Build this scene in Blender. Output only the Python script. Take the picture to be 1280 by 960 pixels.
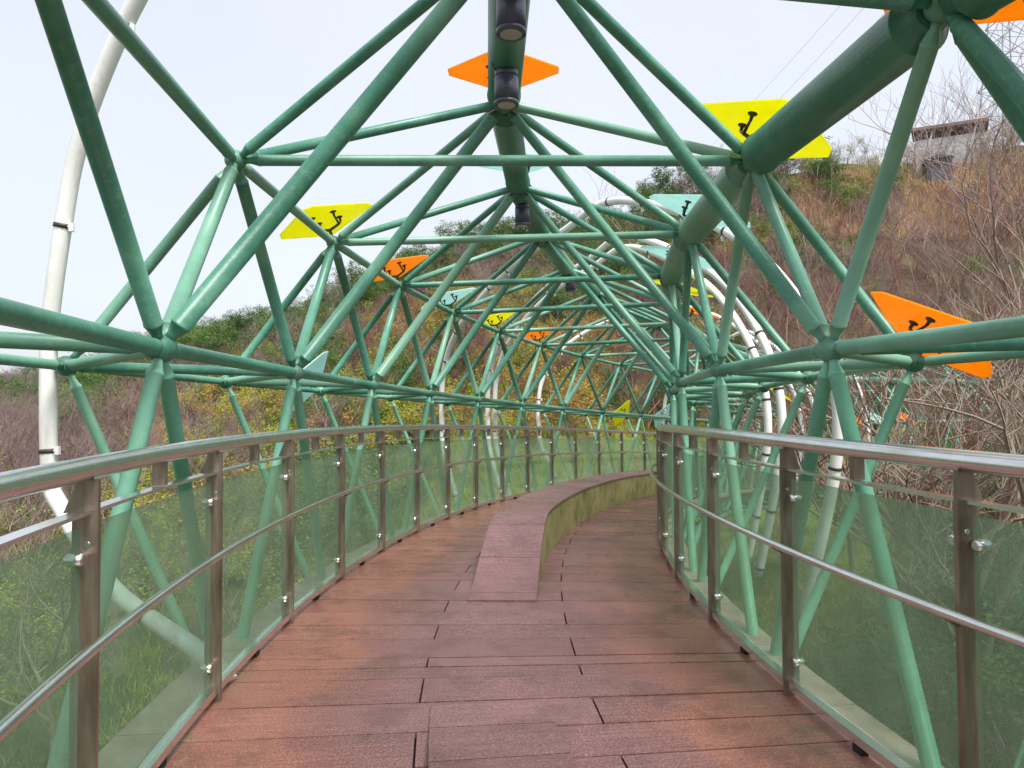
import bpy, math, random
import numpy as np
from mathutils import Vector, Matrix, noise
for o in list(bpy.data.objects): bpy.data.objects.remove(o)
R = math.radians
sc = bpy.context.scene
col = sc.collection
EYE = 1.5
# ------------------------------------------------------------------ camera
F, PITCH, ROLL = 897.925, 0.03135, -0.00524
cam = bpy.data.cameras.new('camera'); camo = bpy.data.objects.new('camera', cam); col.objects.link(camo)
cam.sensor_width = 36; cam.lens = 36*F/1280; cam.clip_start = .05; cam.clip_end = 3000
cr, sr = math.cos(ROLL), math.sin(ROLL); cp, sp = math.cos(PITCH), math.sin(PITCH)
r0, u0v, fw = Vector((1,0,0)), Vector((0,-sp,cp)), Vector((0,cp,sp))
rt = r0*cr+u0v*sr; upv = u0v*cr-r0*sr
camo.matrix_world = Matrix(((rt.x,upv.x,-fw.x,0),(rt.y,upv.y,-fw.y,0),(rt.z,upv.z,-fw.z,EYE),(0,0,0,1)))
sc.camera = camo
sc.render.resolution_x, sc.render.resolution_y = 1024, 768
sc.view_settings.view_transform = 'Standard'; sc.view_settings.look = 'None'
sc.view_settings.exposure = 0.45; sc.view_settings.gamma = 1
# ------------------------------------------------------------------ world: bright overcast
SUN_EL, SUN_AZ = R(58), R(150)      # azimuth measured clockwise from +Y
w = bpy.data.worlds.new('World'); sc.world = w; w.use_nodes = True
nt = w.node_tree; nt.nodes.clear()
out = nt.nodes.new('ShaderNodeOutputWorld')
sky = nt.nodes.new('ShaderNodeTexSky'); sky.sky_type = 'NISHITA'; sky.sun_disc = False
sky.sun_elevation = SUN_EL; sky.sun_rotation = SUN_AZ; sky.dust_density = 4; sky.air_density = 1
b1 = nt.nodes.new('ShaderNodeBackground'); b1.inputs['Strength'].default_value = .05
nt.links.new(sky.outputs[0], b1.inputs['Color'])
b2 = nt.nodes.new('ShaderNodeBackground')      # the cloud deck
tc = nt.nodes.new('ShaderNodeTexCoord'); nz = nt.nodes.new('ShaderNodeTexNoise'); nz.inputs['Scale'].default_value = 1.6; nz.inputs['Detail'].default_value = 3
rp = nt.nodes.new('ShaderNodeValToRGB'); rp.color_ramp.elements[0].color = (.50,.515,.545,1); rp.color_ramp.elements[1].color = (.57,.58,.60,1)
rp.color_ramp.elements[0].position = .3; rp.color_ramp.elements[1].position = .7
nt.links.new(tc.outputs['Generated'], nz.inputs['Vector']); nt.links.new(nz.outputs['Fac'], rp.inputs['Fac'])
nt.links.new(rp.outputs['Color'], b2.inputs['Color']); b2.inputs['Strength'].default_value = 1.0
ad = nt.nodes.new('ShaderNodeAddShader'); nt.links.new(b1.outputs[0], ad.inputs[0]); nt.links.new(b2.outputs[0], ad.inputs[1])
nt.links.new(ad.outputs[0], out.inputs['Surface'])
sl = bpy.data.lights.new('sun', 'SUN'); sl.energy = 3.6; sl.angle = R(22); sl.color = (1,.97,.93)
so = bpy.data.objects.new('sun', sl); col.objects.link(so)
sd = Vector((math.sin(SUN_AZ)*math.cos(SUN_EL), math.cos(SUN_AZ)*math.cos(SUN_EL), math.sin(SUN_EL)))
so.location = sd*50; so.rotation_euler = sd.to_track_quat('Z','Y').to_euler()

# ------------------------------------------------------------------ path of the bridge
KU = [-5,0,5,10,15,20,30,45]
KK = [0.20608,0.12897,0.04973,0.04481,0.04606,0.04198,0.03807,0.03426]
us = np.arange(-7,46,.05); kap = np.interp(us,KU,KK)
th = np.cumsum(kap)*.05; i0 = int(np.argmin(abs(us))); th = th-th[i0]-.43774
px = np.cumsum(np.sin(th))*.05; py = np.cumsum(np.cos(th))*.05
px += .77973-px[i0]; py -= py[i0]
uc = np.clip(us,-3,24)
pz = .0245*uc-.00352*uc**2+5e-5*uc**3
def P(u):
    return (float(np.interp(u,us,px)),float(np.interp(u,us,py)),float(np.interp(u,us,pz)),float(np.interp(u,us,th)))
def W(u,lat,z=0.):
    x,y,zz,t = P(u); return Vector((x+lat*math.cos(t), y-lat*math.sin(t), zz+z))
def FR(u,lat=0,z=0.):                       # local frame: X outward to the right, Y along, Z up
    x,y,zz,t = P(u); return Matrix.Translation(W(u,lat,z)) @ Matrix.Rotation(-t,4,'Z')
# ------------------------------------------------------------------ objects
mw = {}
def link(o, M=None, parent=None):
    col.objects.link(o); M = M or Matrix(); mw[o] = M.copy()
    if parent:
        o.parent = parent; o.matrix_parent_inverse = mw[parent].inverted()
    o.matrix_basis = M
    return o
def tag(o,label=None,cat=None,group=None,kind=None):
    for k,v in (('label',label),('category',cat),('group',group),('kind',kind)):
        if v: o[k] = v
    return o
def empty(name, M, label, cat, group=None):
    o = bpy.data.objects.new(name,None); o.empty_display_size=.2; link(o,M); return tag(o,label,cat,group)
class MB:
    def __init__(s): s.v=[]; s.f=[]; s.sm=[]; s.mi=[]; s.uv=None
    def add(s,v,f,sm=False,mi=0):
        b=len(s.v); s.v+= [tuple(q) for q in v]; s.f += [tuple(i+b for i in q) for q in f]; s.sm+=[sm]*len(f); s.mi+=[mi]*len(f)
    def box(s,c,d,M=None,mi=0):
        c=Vector(c); d=Vector(d)/2
        v=[c+Vector((x*d.x,y*d.y,z*d.z)) for x in(-1,1) for y in(-1,1) for z in(-1,1)]
        if M: v=[M@q for q in v]
        s.add(v,[(0,1,3,2),(4,6,7,5),(0,4,5,1),(2,3,7,6),(0,2,6,4),(1,5,7,3)],False,mi)
    def prism(s,poly,z0,z1,M=None,mi=0):
        n=len(poly); v=[Vector((x,y,z0)) for x,y in poly]+[Vector((x,y,z1)) for x,y in poly]
        if M: v=[M@q for q in v]
        s.add(v,[tuple(range(n-1,-1,-1)),tuple(range(n,2*n))]+[(i,(i+1)%n,n+(i+1)%n,n+i) for i in range(n)],False,mi)
    def rings(s,pts,rad,n=12,cap=True,mi=0,axis=None):      # swept tube along points with radii
        pts=[Vector(p) for p in pts]; v=[]; N=len(pts)
        ref=None
        for i,p in enumerate(pts):
            t=(pts[min(i+1,N-1)]-pts[max(i-1,0)])
            if t.length<1e-9: t=Vector((0,0,1))
            t.normalize()
            if ref is None:
                ref = Vector((0,0,1)) if abs(t.z)<.9 else Vector((1,0,0))
            a=t.cross(ref).normalized(); b=a.cross(t); ref=b if abs(b.dot(t))<.9 else ref
            for k in range(n):
                q=2*math.pi*k/n; v.append(p+(a*math.cos(q)+b*math.sin(q))*rad[i])
        f=[(i*n+k,i*n+(k+1)%n,(i+1)*n+(k+1)%n,(i+1)*n+k) for i in range(N-1) for k in range(n)]
        s.add(v,f,True,mi)
        if cap:
            b=len(s.v)-len(v)
            s.f.append(tuple(b+k for k in range(n-1,-1,-1))); s.sm.append(False); s.mi.append(mi)
            s.f.append(tuple(b+(N-1)*n+k for k in range(n))); s.sm.append(False); s.mi.append(mi)
    def ball(s,c,r,n=16,m=10,sq=(1,1,1),mi=0):
        c=Vector(c); v=[c+Vector((0,0,r*sq[2]))]
        for i in range(1,m):
            a=math.pi*i/m
            for k in range(n):
                q=2*math.pi*k/n; v.append(c+Vector((r*sq[0]*math.sin(a)*math.cos(q),r*sq[1]*math.sin(a)*math.sin(q),r*sq[2]*math.cos(a))))
        v.append(c-Vector((0,0,r*sq[2]))); L=len(v)-1
        f=[(0,1+k,1+(k+1)%n) for k in range(n)]
        f+=[(1+(i-1)*n+k,1+i*n+k,1+i*n+(k+1)%n,1+(i-1)*n+(k+1)%n) for i in range(1,m-1) for k in range(n)]
        f+=[(1+(m-2)*n+k,L,1+(m-2)*n+(k+1)%n) for k in range(n)]
        s.add(v,f,True,mi)
    def mesh(s,name,mats,uv=None):
        me=bpy.data.meshes.new(name); me.from_pydata(s.v,[],s.f)
        me.polygons.foreach_set('use_smooth',s.sm); 
        if not isinstance(mats,(list,tuple)): mats=[mats]
        for m in mats: me.materials.append(m)
        if len(mats)>1: me.polygons.foreach_set('material_index',s.mi)
        if uv is not None:
            L=me.uv_layers.new(name='UVMap'); vi=np.empty(len(me.loops),np.int32); me.loops.foreach_get('vertex_index',vi)
            L.data.foreach_set('uv',np.array(uv,np.float32)[vi].ravel())
        me.update(); return me
def part(name, mb, mat, parent, M=None, uv=None, label=None):
    me = mb.mesh(name,mat,uv) if isinstance(mb,MB) else mb
    o = bpy.data.objects.new(name,me); link(o,M,parent)
    if label: o['label']=label
    return o
# ------------------------------------------------------------------ materials
def mat(name): 
    m=bpy.data.materials.new(name); m.use_nodes=True; n=m.node_tree; b=n.nodes['Principled BSDF']; return m,n,b
def N(n,t,**k):
    q=n.nodes.new('ShaderNode'+t)
    for a,v in k.items():
        if a in q.inputs: q.inputs[a].default_value=v
        else: setattr(q,a,v)
    return q
def ramp(n,fac,stops):
    q=n.nodes.new('ShaderNodeValToRGB'); e=q.color_ramp.elements
    while len(e)<len(stops): e.new(.5)
    for i,(p,c) in enumerate(stops): e[i].position=p; e[i].color=(*c,1)
    n.links.new(fac,q.inputs['Fac']); return q.outputs['Color']
def mixc(n,fac,a,b,mode='MIX'):
    q=n.nodes.new('ShaderNodeMix'); q.data_type='RGBA'; q.blend_type=mode
    for s,v in ((q.inputs['Factor'],fac),(q.inputs['A'],a),(q.inputs['B'],b)):
        if hasattr(v,'links') or hasattr(v,'is_linked'): n.links.new(v,s)
        elif isinstance(v,(int,float)): s.default_value=v
        else: s.default_value=(*v,1)
    return q.outputs['Result']
def noise_n(n,scale,detail=4,vec=None,rough=.55):
    q=N(n,'TexNoise'); q.inputs['Scale'].default_value=scale; q.inputs['Detail'].default_value=detail; q.inputs['Roughness'].default_value=rough
    if vec: n.links.new(vec,q.inputs['Vector'])
    return q.outputs['Fac']
def coords(n,scale=None,kind='Object'):
    t=N(n,'TexCoord'); o=t.outputs[kind]
    if scale:
        m=N(n,'Mapping'); m.inputs['Scale'].default_value=scale; n.links.new(o,m.inputs['Vector']); o=m.outputs[0]
    return o
def bump(n,b,h,strength=.3,dist=.01):
    q=N(n,'Bump'); q.inputs['Strength'].default_value=strength; q.inputs['Distance'].default_value=dist
    n.links.new(h,q.inputs['Height']); n.links.new(q.outputs[0],b.inputs['Normal'])
def geo(n): return N(n,'NewGeometry').outputs['Position']

def painted(name,base,dark,pale,rough=.42,stain=(.25,.2,.1),spots=0.):
    m,n,b=mat(name); p=geo(n)
    c=ramp(n,noise_n(n,2.2,6,p),[(.3,dark),(.55,base),(.78,pale)])
    f=ramp(n,noise_n(n,28,5,p,.7),[(.52,(0,0,0)),(.74,(1,1,1))])
    c=mixc(n,f,c,mixc(n,.5,c,pale))
    sc_=coords(n,(9,9,1.3)); mp=N(n,'Mapping'); mp.inputs['Scale'].default_value=(14,14,1.6); n.links.new(p,mp.inputs['Vector'])
    st=ramp(n,noise_n(n,1.0,4,mp.outputs[0]),[(.60,(0,0,0)),(.80,(.55,.55,.55))])
    c=mixc(n,st,c,stain)
    if name.startswith('green'):
        oi=N(n,'ObjectInfo'); c=mixc(n,ramp(n,oi.outputs['Random'],[(.35,(0,0,0)),(1,(.55,.55,.55))]),c,mixc(n,.5,pale,(.36,.55,.40)))
    sp_=ramp(n,noise_n(n,75,3,p,.6),[(.66,(0,0,0)),(.74,(.7,.7,.7))]); gt=ramp(n,noise_n(n,3.3,4,p),[(.48,(0,0,0)),(.66,(1,1,1))])
    c=mixc(n,mixc(n,1.0,sp_,gt,'MULTIPLY'),c,tuple(x*.35 for x in stain))
    n.links.new(c,b.inputs['Base Color']); b.inputs['Roughness'].default_value=rough
    bump(n,b,noise_n(n,60,4,p),.25,.004)
    return m
M={}
M['green']=painted('green_paint',(.068,.245,.168),(.038,.165,.112),(.20,.43,.32),.38,(.10,.24,.12))
M['greenbig']=painted('green_paint_deep',(.05,.18,.112),(.03,.125,.078),(.11,.28,.185),.42,(.06,.12,.06))
M['greenball']=painted('green_paint_grimy',(.05,.19,.13),(.022,.075,.05),(.13,.32,.23),.5,(.05,.06,.03))
M['greenleg']=painted('green_paint_brightened',(.17,.46,.325),(.10,.35,.235),(.30,.58,.44),.45,(.12,.28,.16))  # leg green lightened in the colour to make up for weak light below
M['white']=painted('white_paint',(.84,.84,.82),(.74,.74,.70),(.90,.90,.89),.35,(.36,.30,.18))
M['black']=painted('lamp_black',(.065,.066,.10),(.05,.05,.08),(.085,.085,.125),.4,(.06,.06,.08))
def steel():
    m,n,b=mat('stainless_steel'); p=geo(n)
    c=ramp(n,noise_n(n,5,5,p),[(.3,(.74,.72,.71)),(.7,(.90,.89,.90))])
    b.inputs['Metallic'].default_value=1; n.links.new(c,b.inputs['Base Color'])
    r=N(n,'MapRange'); r.inputs[3].default_value=.14; r.inputs[4].default_value=.30; n.links.new(noise_n(n,30,3,p),r.inputs[0]); n.links.new(r.outputs[0],b.inputs['Roughness'])
    return m
M['steel']=steel()
def bronze():
    m,n,b=mat('weathered_post_steel'); p=geo(n)
    mp=N(n,'Mapping'); mp.inputs['Scale'].default_value=(20,20,2.5); n.links.new(p,mp.inputs['Vector'])
    c=ramp(n,noise_n(n,1.5,5,mp.outputs[0]),[(.3,(.15,.115,.085)),(.55,(.25,.20,.155)),(.8,(.42,.36,.29))])
    b.inputs['Metallic'].default_value=.55; n.links.new(c,b.inputs['Base Color']); b.inputs['Roughness'].default_value=.36
    return m
M['post']=bronze()
def glass():
    m,n,b=mat('green_glass'); n.nodes.remove(b); o=n.nodes['Material Output']; p=geo(n)
    tr=N(n,'BsdfTransparent'); tr.inputs[0].default_value=(.80,.93,.85,1)
    gl=N(n,'BsdfGlossy'); gl.inputs['Roughness'].default_value=.03; gl.inputs[0].default_value=(.8,.9,.85,1)
    fr0=N(n,'LayerWeight'); fr0.inputs[0].default_value=.12; gg=N(n,'NewGeometry'); fr=N(n,'Math',operation='MULTIPLY_ADD'); iv=N(n,'Math',operation='SUBTRACT'); iv.inputs[0].default_value=1; n.links.new(gg.outputs['Backfacing'],iv.inputs[1]); n.links.new(fr0.outputs['Facing'],fr.inputs[0]); pw_=N(n,'Math',operation='POWER'); n.links.new(fr0.outputs['Facing'],pw_.inputs[0]); pw_.inputs[1].default_value=4; n.links.new(pw_.outputs[0],fr.inputs[0]); fr.inputs[1].default_value=.55; fr.inputs[2].default_value=.04; fx=N(n,'Math',operation='MULTIPLY'); n.links.new(fr.outputs[0],fx.inputs[0]); n.links.new(iv.outputs[0],fx.inputs[1]); fr=fx
    m1=N(n,'MixShader'); n.links.new(fr.outputs[0],m1.inputs[0]); n.links.new(tr.outputs[0],m1.inputs[1]); n.links.new(gl.outputs[0],m1.inputs[2])
    df=N(n,'BsdfDiffuse'); n.links.new(ramp(n,noise_n(n,2,3,p),[(.3,(.28,.37,.24)),(.7,(.44,.54,.41))]),df.inputs[0])
    # drops and dust film
    vo=N(n,'TexVoronoi'); vo.inputs['Scale'].default_value=95; n.links.new(p,vo.inputs['Vector'])
    sp_=ramp(n,vo.outputs['Distance'],[(.10,(.5,.5,.5)),(.22,(0,0,0))])
    fm=ramp(n,noise_n(n,3.5,6,p,.65),[(.3,(.27,.27,.27)),(.75,(.48,.48,.48))])
    spot=ramp(n,noise_n(n,6,3,p),[(.45,(0,0,0)),(.7,(1,1,1))])
    fac=mixc(n,1.0,fm,mixc(n,1.0,sp_,spot,'MULTIPLY'),'ADD')
    tl_=N(n,'BsdfTranslucent'); tl_.inputs[0].default_value=(.34,.44,.32,1); ad_=N(n,'MixShader'); ad_.inputs[0].default_value=.35; n.links.new(df.outputs[0],ad_.inputs[1]); n.links.new(tl_.outputs[0],ad_.inputs[2]); df=ad_
    m2=N(n,'MixShader'); n.links.new(fac,m2.inputs[0]); n.links.new(m1.outputs[0],m2.inputs[1]); n.links.new(df.outputs[0],m2.inputs[2])
    n.links.new(m2.outputs[0],o.inputs['Surface']); return m
M['glass']=glass()
def deck(name,side=False):
    m,n,b=mat(name); uv=coords(n,None,'UV'); p=geo(n)
    sx=N(n,'SeparateXYZ'); n.links.new(uv,sx.inputs[0])
    ab=N(n,'Math',operation='ABSOLUTE'); n.links.new(sx.outputs[0],ab.inputs[0])
    a2=N(n,'Math',operation='ADD'); n.links.new(ab.outputs[0],a2.inputs[0])
    ns=N(n,'Math',operation='MULTIPLY_ADD'); n.links.new(noise_n(n,1.3,5,p),ns.inputs[0]); ns.inputs[1].default_value=1.1; ns.inputs[2].default_value=-.55; n.links.new(ns.outputs[0],a2.inputs[1])
    c=ramp(n,a2.outputs[0],[(.42,(.21,.095,.10)),(.74,(.30,.10,.075)),(.95,(.58,.19,.085))])
    oi=N(n,'ObjectInfo'); c=mixc(n,.33,c,ramp(n,oi.outputs['Random'],[(0,(.13,.055,.055)),(.5,(.23,.10,.095)),(1,(.40,.22,.21))]))
    mp=N(n,'Mapping'); mp.inputs['Scale'].default_value=(3,55,1); n.links.new(uv,mp.inputs['Vector'])
    gr=noise_n(n,1,6,mp.outputs[0],.6)
    ed=ramp(n,ab.outputs[0],[(.80,(0,0,0)),(.90,(1,1,1))]) if not side else None
    if not side:
        e2=N(n,'MapRange'); e2.inputs[1].default_value=1.12; e2.inputs[2].default_value=1.36; n.links.new(ab.outputs[0],e2.inputs[0])
        c=mixc(n,mixc(n,1.0,ramp(n,e2.outputs[0],[(0,(0,0,0)),(1,(1,1,1))]),ramp(n,noise_n(n,4.5,6,p,.7),[(.50,(0,0,0)),(.66,(.75,.75,.75))]),'MULTIPLY'),c,(.20,.19,.035))
    c=mixc(n,.38,c,ramp(n,gr,[(.3,(.04,.018,.018)),(.5,(.16,.085,.08)),(.72,(.40,.23,.22))]))
    fine=noise_n(n,110,3,p,.7); c=mixc(n,.34,c,ramp(n,fine,[(.38,(.05,.02,.02)),(.5,(.16,.08,.08)),(.64,(.60,.37,.35))]))
    c=mixc(n,ramp(n,noise_n(n,2.4,7,p,.7),[(.50,(0,0,0)),(.62,(.5,.5,.5)),(.66,(.1,.1,.1))]),c,(.10,.05,.045))
    n.links.new(c,b.inputs['Base Color'])
    r=N(n,'MapRange'); r.inputs[1].default_value=.3; r.inputs[2].default_value=.7; r.inputs[3].default_value=.13; r.inputs[4].default_value=.46; n.links.new(noise_n(n,1.1,5,p),r.inputs[0]); n.links.new(r.outputs[0],b.inputs['Roughness'])
    h=N(n,'Math',operation='ADD'); n.links.new(gr,h.inputs[0]); n.links.new(fine,h.inputs[1]); bump(n,b,h.outputs[0],.5,.004)
    return m
M['deck']=deck('deck_board')
def simple(name,stops,scale=4,rough=.7,bscale=30,bs=.4,metal=0):
    m,n,b=mat(name); p=geo(n); n.links.new(ramp(n,noise_n(n,scale,5,p),stops),b.inputs['Base Color']); b.inputs['Roughness'].default_value=rough
    b.inputs['Metallic'].default_value=metal
    bump(n,b,noise_n(n,bscale,4,p),bs,.01); return m
M['edgeb']=simple('pale_edge_board',[(.3,(.34,.20,.17)),(.5,(.50,.33,.29)),(.7,(.62,.45,.40))],5,.5)
M['moss']=simple('mossy_board',[(.3,(.15,.16,.05)),(.5,(.28,.27,.10)),(.62,(.34,.29,.15)),(.8,(.40,.32,.22))],5,.7)
M['joint']=simple('deck_frame_dark',[(.3,(.012,.010,.010)),(.7,(.03,.024,.022))],6,.9)
M['lens']=simple('lamp_lens',[(.3,(.30,.29,.27)),(.7,(.38,.37,.35))],6,.15)
M['bolt']=simple('bracket_dark',[(.3,(.035,.03,.025)),(.7,(.08,.065,.05))],6,.5)
def panel(name,c):
    m,n,b=mat(name); o=n.nodes['Material Output']; p=geo(n)
    cc=mixc(n,.18,c,ramp(n,noise_n(n,9,4,p),[(.3,tuple(x*.7 for x in c)),(.7,tuple(min(1,x*1.25+.03) for x in c))]))
    n.links.new(cc,b.inputs['Base Color']); b.inputs['Roughness'].default_value=.3
    t=N(n,'BsdfTranslucent'); n.links.new(cc,t.inputs[0]); x=N(n,'MixShader'); x.inputs[0].default_value=.6
    n.links.new(b.outputs[0],x.inputs[1]); n.links.new(t.outputs[0],x.inputs[2]); n.links.new(x.outputs[0],o.inputs['Surface']); return m
M['orange']=panel('orange_sheet',(1.0,.47,.012)); M['yellow']=panel('yellow_sheet',(.90,.88,.006)); M['pale blue']=panel('pale_blue_sheet',(.62,.86,.82))

# ------------------------------------------------------------------ terrain
SKY_PX=[(-400,512),(0,496),(60,486),(120,470),(200,448),(240,438),(320,416),(400,390),(480,354),(545,334),(560,316),(640,306),(700,294),(760,282),(800,272),(830,256),(870,242),(900,232),(960,222),(1010,212),(1060,200),(1100,203),(1180,205),(1280,185),(1700,150)]
def smooth(t): t=max(0.,min(1.,t)); return t*t*(3-2*t)
def rise_start(x):  return float(np.interp(x,[-400,0,300,600,800,950,1100,1280,1700],[10,10,13,17,24,29,31,33,34]))
def ridge_depth(x): return float(np.interp(x,[-400,0,300,560,800,1000,1280,1700],[110,100,95,85,80,72,66,66]))
pp=np.stack([px,py],1)
def pathdist(x,y): return float(np.sqrt(((pp-[x,y])**2).sum(1).min()))
def terrain(x,y):
    az=math.atan2(x,y); Rr=math.hypot(x,y)
    azc=max(-.86,min(.86,az)); pxx=640+F*math.tan(azc)
    near=-4.2+.35*noise.noise(Vector((x*.15,y*.15,3)))+.12*noise.noise(Vector((x*.6,y*.6,7)))
    if abs(az)>1.6: fade=0.
    else: fade=1-smooth((abs(az)-.9)/.7)
    dep=math.cos(azc); Y=Rr*dep
    Ys,Yr=rise_start(pxx),ridge_depth(pxx)
    zr=EYE+(508-np.interp(pxx,[a for a,_ in SKY_PX],[b for _,b in SKY_PX]))/F*Yr
    t=(Y-Ys)/(Yr-Ys)
    if t<=0: h=0
    elif t<1: h=(zr+4.2)*(t**1.12)
    else: h=(zr+4.2)*max(-.1,1-(t-1)*.35)
    h*= .25+.75*fade
    if t>0: h+=min(1,t*4)*(1.1*noise.noise(Vector((x*.07,y*.07,1)))+.4*noise.noise(Vector((x*.25,y*.25,5))))
    # a bank rising beside the right-hand side near the viewer
    bank=0
    if x>4 and y<26: bank=1.9*smooth((x-4.)/9.)*smooth((26-y)/10)
    if x<-5 and y<12: bank=1.3*smooth((-x-5)/10.)
    return near+h+bank
def topx(x,y,z):
    p=Vector((x,y,z-EYE)); d=p.dot(fw); return 640+F*p.dot(rt)/d, 480-F*p.dot(upv)/d
def ground_mat():
    m,n,b=mat('hill_ground'); p=geo(n); a=N(n,'VertexColor'); a.layer_name='Col'
    c=mixc(n,.55,a.outputs[0],ramp(n,noise_n(n,1.4,8,p,.7),[(.3,(.04,.04,.02)),(.5,(.12,.12,.05)),(.62,(.20,.16,.09)),(.78,(.12,.18,.04))]))
    c=mixc(n,.5,c,mixc(n,1.0,c,ramp(n,noise_n(n,14,6,p,.75),[(.3,(.25,.25,.25)),(.7,(1,1,1))]),'MULTIPLY'))
    n.links.new(c,b.inputs['Base Color']); b.inputs['Roughness'].default_value=.95
    bump(n,b,noise_n(n,9,8,p,.75),.9,.15); return m
azs=np.concatenate([np.arange(-180,-50,5),np.arange(-50,50,.75),np.arange(50,180,5)]); rs=np.concatenate([np.linspace(.6,14,26),np.linspace(15,110,90),np.array([120,140,170,210,270,350,500])])
gv=[(0,0,terrain(0,0.01))]; gc=[]
def gcolor(x,y,z):
    if y<1: return (.10,.12,.05)
    qx,qy=topx(x,y,z)
    n1=noise.noise(Vector((x*.2,y*.2,9))); n2=noise.noise(Vector((x*.12,y*.12,4)))
    qy+=28*n2; qx+=60*n1
    c=Vector((.12+.05*n1,.085,.05))
    def to(c,d,w): return c.lerp(Vector(d),max(0.,min(1.,w)))
    c=to(c,(.06,.11,.03),(200-qx)/90)
    if qy>520: c=to(c,(.10,.15,.035) if qx<560 else (.13,.115,.065),(qy-530)/45)
    if 12<y<50: c=to(c,(.44,.55,.06),min((qx-520)/80,(qy-528)/20,(y-12)/4))
    if y>32: c=to(c,(.50,.32+.05*n1,.18),min((qx-960)/80,(qy-205)/20,(325-qy)/40))
    return tuple(c)
for a in azs:
    for r in rs:
        x,y=r*math.sin(R(a)),r*math.cos(R(a)); gv.append((x,y,terrain(x,y)))
na,nr=len(azs),len(rs); gf=[]
for i in range(na):
    j=(i+1)%na
    gf.append((0,1+j*nr,1+i*nr))
    for k in range(nr-1): gf.append((1+i*nr+k,1+j*nr+k,1+j*nr+k+1,1+i*nr+k+1))
g=MB(); g.add(gv,gf,True)
gme=g.mesh('ground',ground_mat()); ca=gme.color_attributes.new('Col','FLOAT_COLOR','POINT')
ca.data.foreach_set('color',np.array([(*gcolor(*q),1) for q in gv],np.float32).ravel())
go=link(bpy.data.objects.new('ground',gme)); tag(go,kind='structure')

# ------------------------------------------------------------------ deck
HALF=1.50
rows=[2.5,2.8,3.11,3.42,3.73,4.04,4.2,4.35,4.68,4.98,5.28,5.6]
rows=[-1.5+ .31*i for i in range(12)][:12]+[r for r in rows if r>2.0]
rows=sorted(set([round(r,3) for r in rows if r<2.3 or r>=2.5]))
while rows[-1]<27: rows.append(round(rows[-1]+.318,3))
deck_root=empty('footbridge_deck',FR(3,0,0),'curved walkway of reddish brown deck boards with dark staggered joints','walkway'); 
del deck_root['label']; del deck_root['category']; deck_root['kind']='structure'; deck_root.name='path'
G=.0045
grnd=random.Random(9)
def board(u0,u1,a,b,z=0.,th_=.03,seg=3,name='board',parent=None,m=None,zf=None,gap=G):
    mb=MB(); uv=[]; n=seg+1; zf=zf or (lambda u:0.); gap=grnd.choice([.003,.004,.0055,.009])
    for (u,du) in ((u0,gap),(u1,-gap)):
        for i in range(n):
            l=a+(b-a)*i/seg
            top=W(u+du,l,z+zf(u+du)); mb.v.append(tuple(top)); uv.append((l,u))
    for (u,du) in ((u0,gap),(u1,-gap)):
        for i in range(n):
            l=a+(b-a)*i/seg
            q=W(u+du,l,z+zf(u+du)-th_); mb.v.append(tuple(q)); uv.append((l,u))
    f=[]
    for i in range(seg):
        f.append((i,i+1,n+i+1,n+i)); f.append((2*n+i,3*n+i,3*n+i+1,2*n+i+1))
        f.append((i,2*n+i,2*n+i+1,i+1)); f.append((n+i,n+i+1,3*n+i+1,3*n+i))
    f.append((0,n,3*n,2*n)); f.append((n-1,2*n+n-1,3*n+n-1,n+n-1))
    mb.f=f; mb.sm=[False]*len(f); mb.mi=[0]*len(f)
    return part(name,mb,m or M['deck'],parent,None,uv)
random.seed(4)
for i in range(len(rows)-1):
    u0,u1=rows[i],rows[i+1]; um=(u0+u1)/2
    # which side the joint sits on, counted from the row that ends at 5.6
    k=int(np.argmin([abs(r-5.28) for r in rows])); left=((i-k)%2==0)
    j=-.39 if left else .465
    dz=random.uniform(-.0015,.0015)
    board(u0,u1,-HALF,j-.005,dz,parent=deck_root); board(u0,u1,j+.005,HALF,dz+random.uniform(-.001,.001),parent=deck_root)
# dark frame under the boards and fascia
def strip(name,lats,us_,m,parent,thick,z,kind=None,zf=None):
    mb=MB(); n=len(us_); uv=[]; zf=zf or (lambda u:0)
    for u in us_:
        for l in (lats[0](u) if callable(lats[0]) else lats[0], lats[1](u) if callable(lats[1]) else lats[1]):
            for dz in (0,-thick): mb.v.append(tuple(W(u,l,z+zf(u)+dz))); uv.append((l,u))
    f=[]
    for i in range(n-1):
        b=i*4; c=b+4
        f+=[(b,b+2,c+2,c),(b+1,c+1,c+3,b+3),(b,c,c+1,b+1),(b+2,b+3,c+3,c+2)]
    f+=[(0,1,3,2),((n-1)*4,(n-1)*4+2,(n-1)*4+3,(n-1)*4+1)]
    mb.f=f; mb.sm=[False]*len(f); mb.mi=[0]*len(f)
    return part(name,mb,m,parent,None,uv)
UU=[-1.5+.5*i for i in range(58)]
strip('subframe',(-1.59,1.59),UU,M['joint'],deck_root,.10,-.034)
for s in (-1,1):
    a,b=sorted((s*1.508,s*1.72))
    for i in range(0,28): strip('edge_board',(a,b),[-1.5+i+.004,-1.0+i,-.5+i-.004],M['edgeb'],deck_root,.05,.004)
    a,b=sorted((s*1.60,s*1.66)); strip('edge_beam',(a,b),UU,M['greenbig'],deck_root,.22,-.052)
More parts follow.
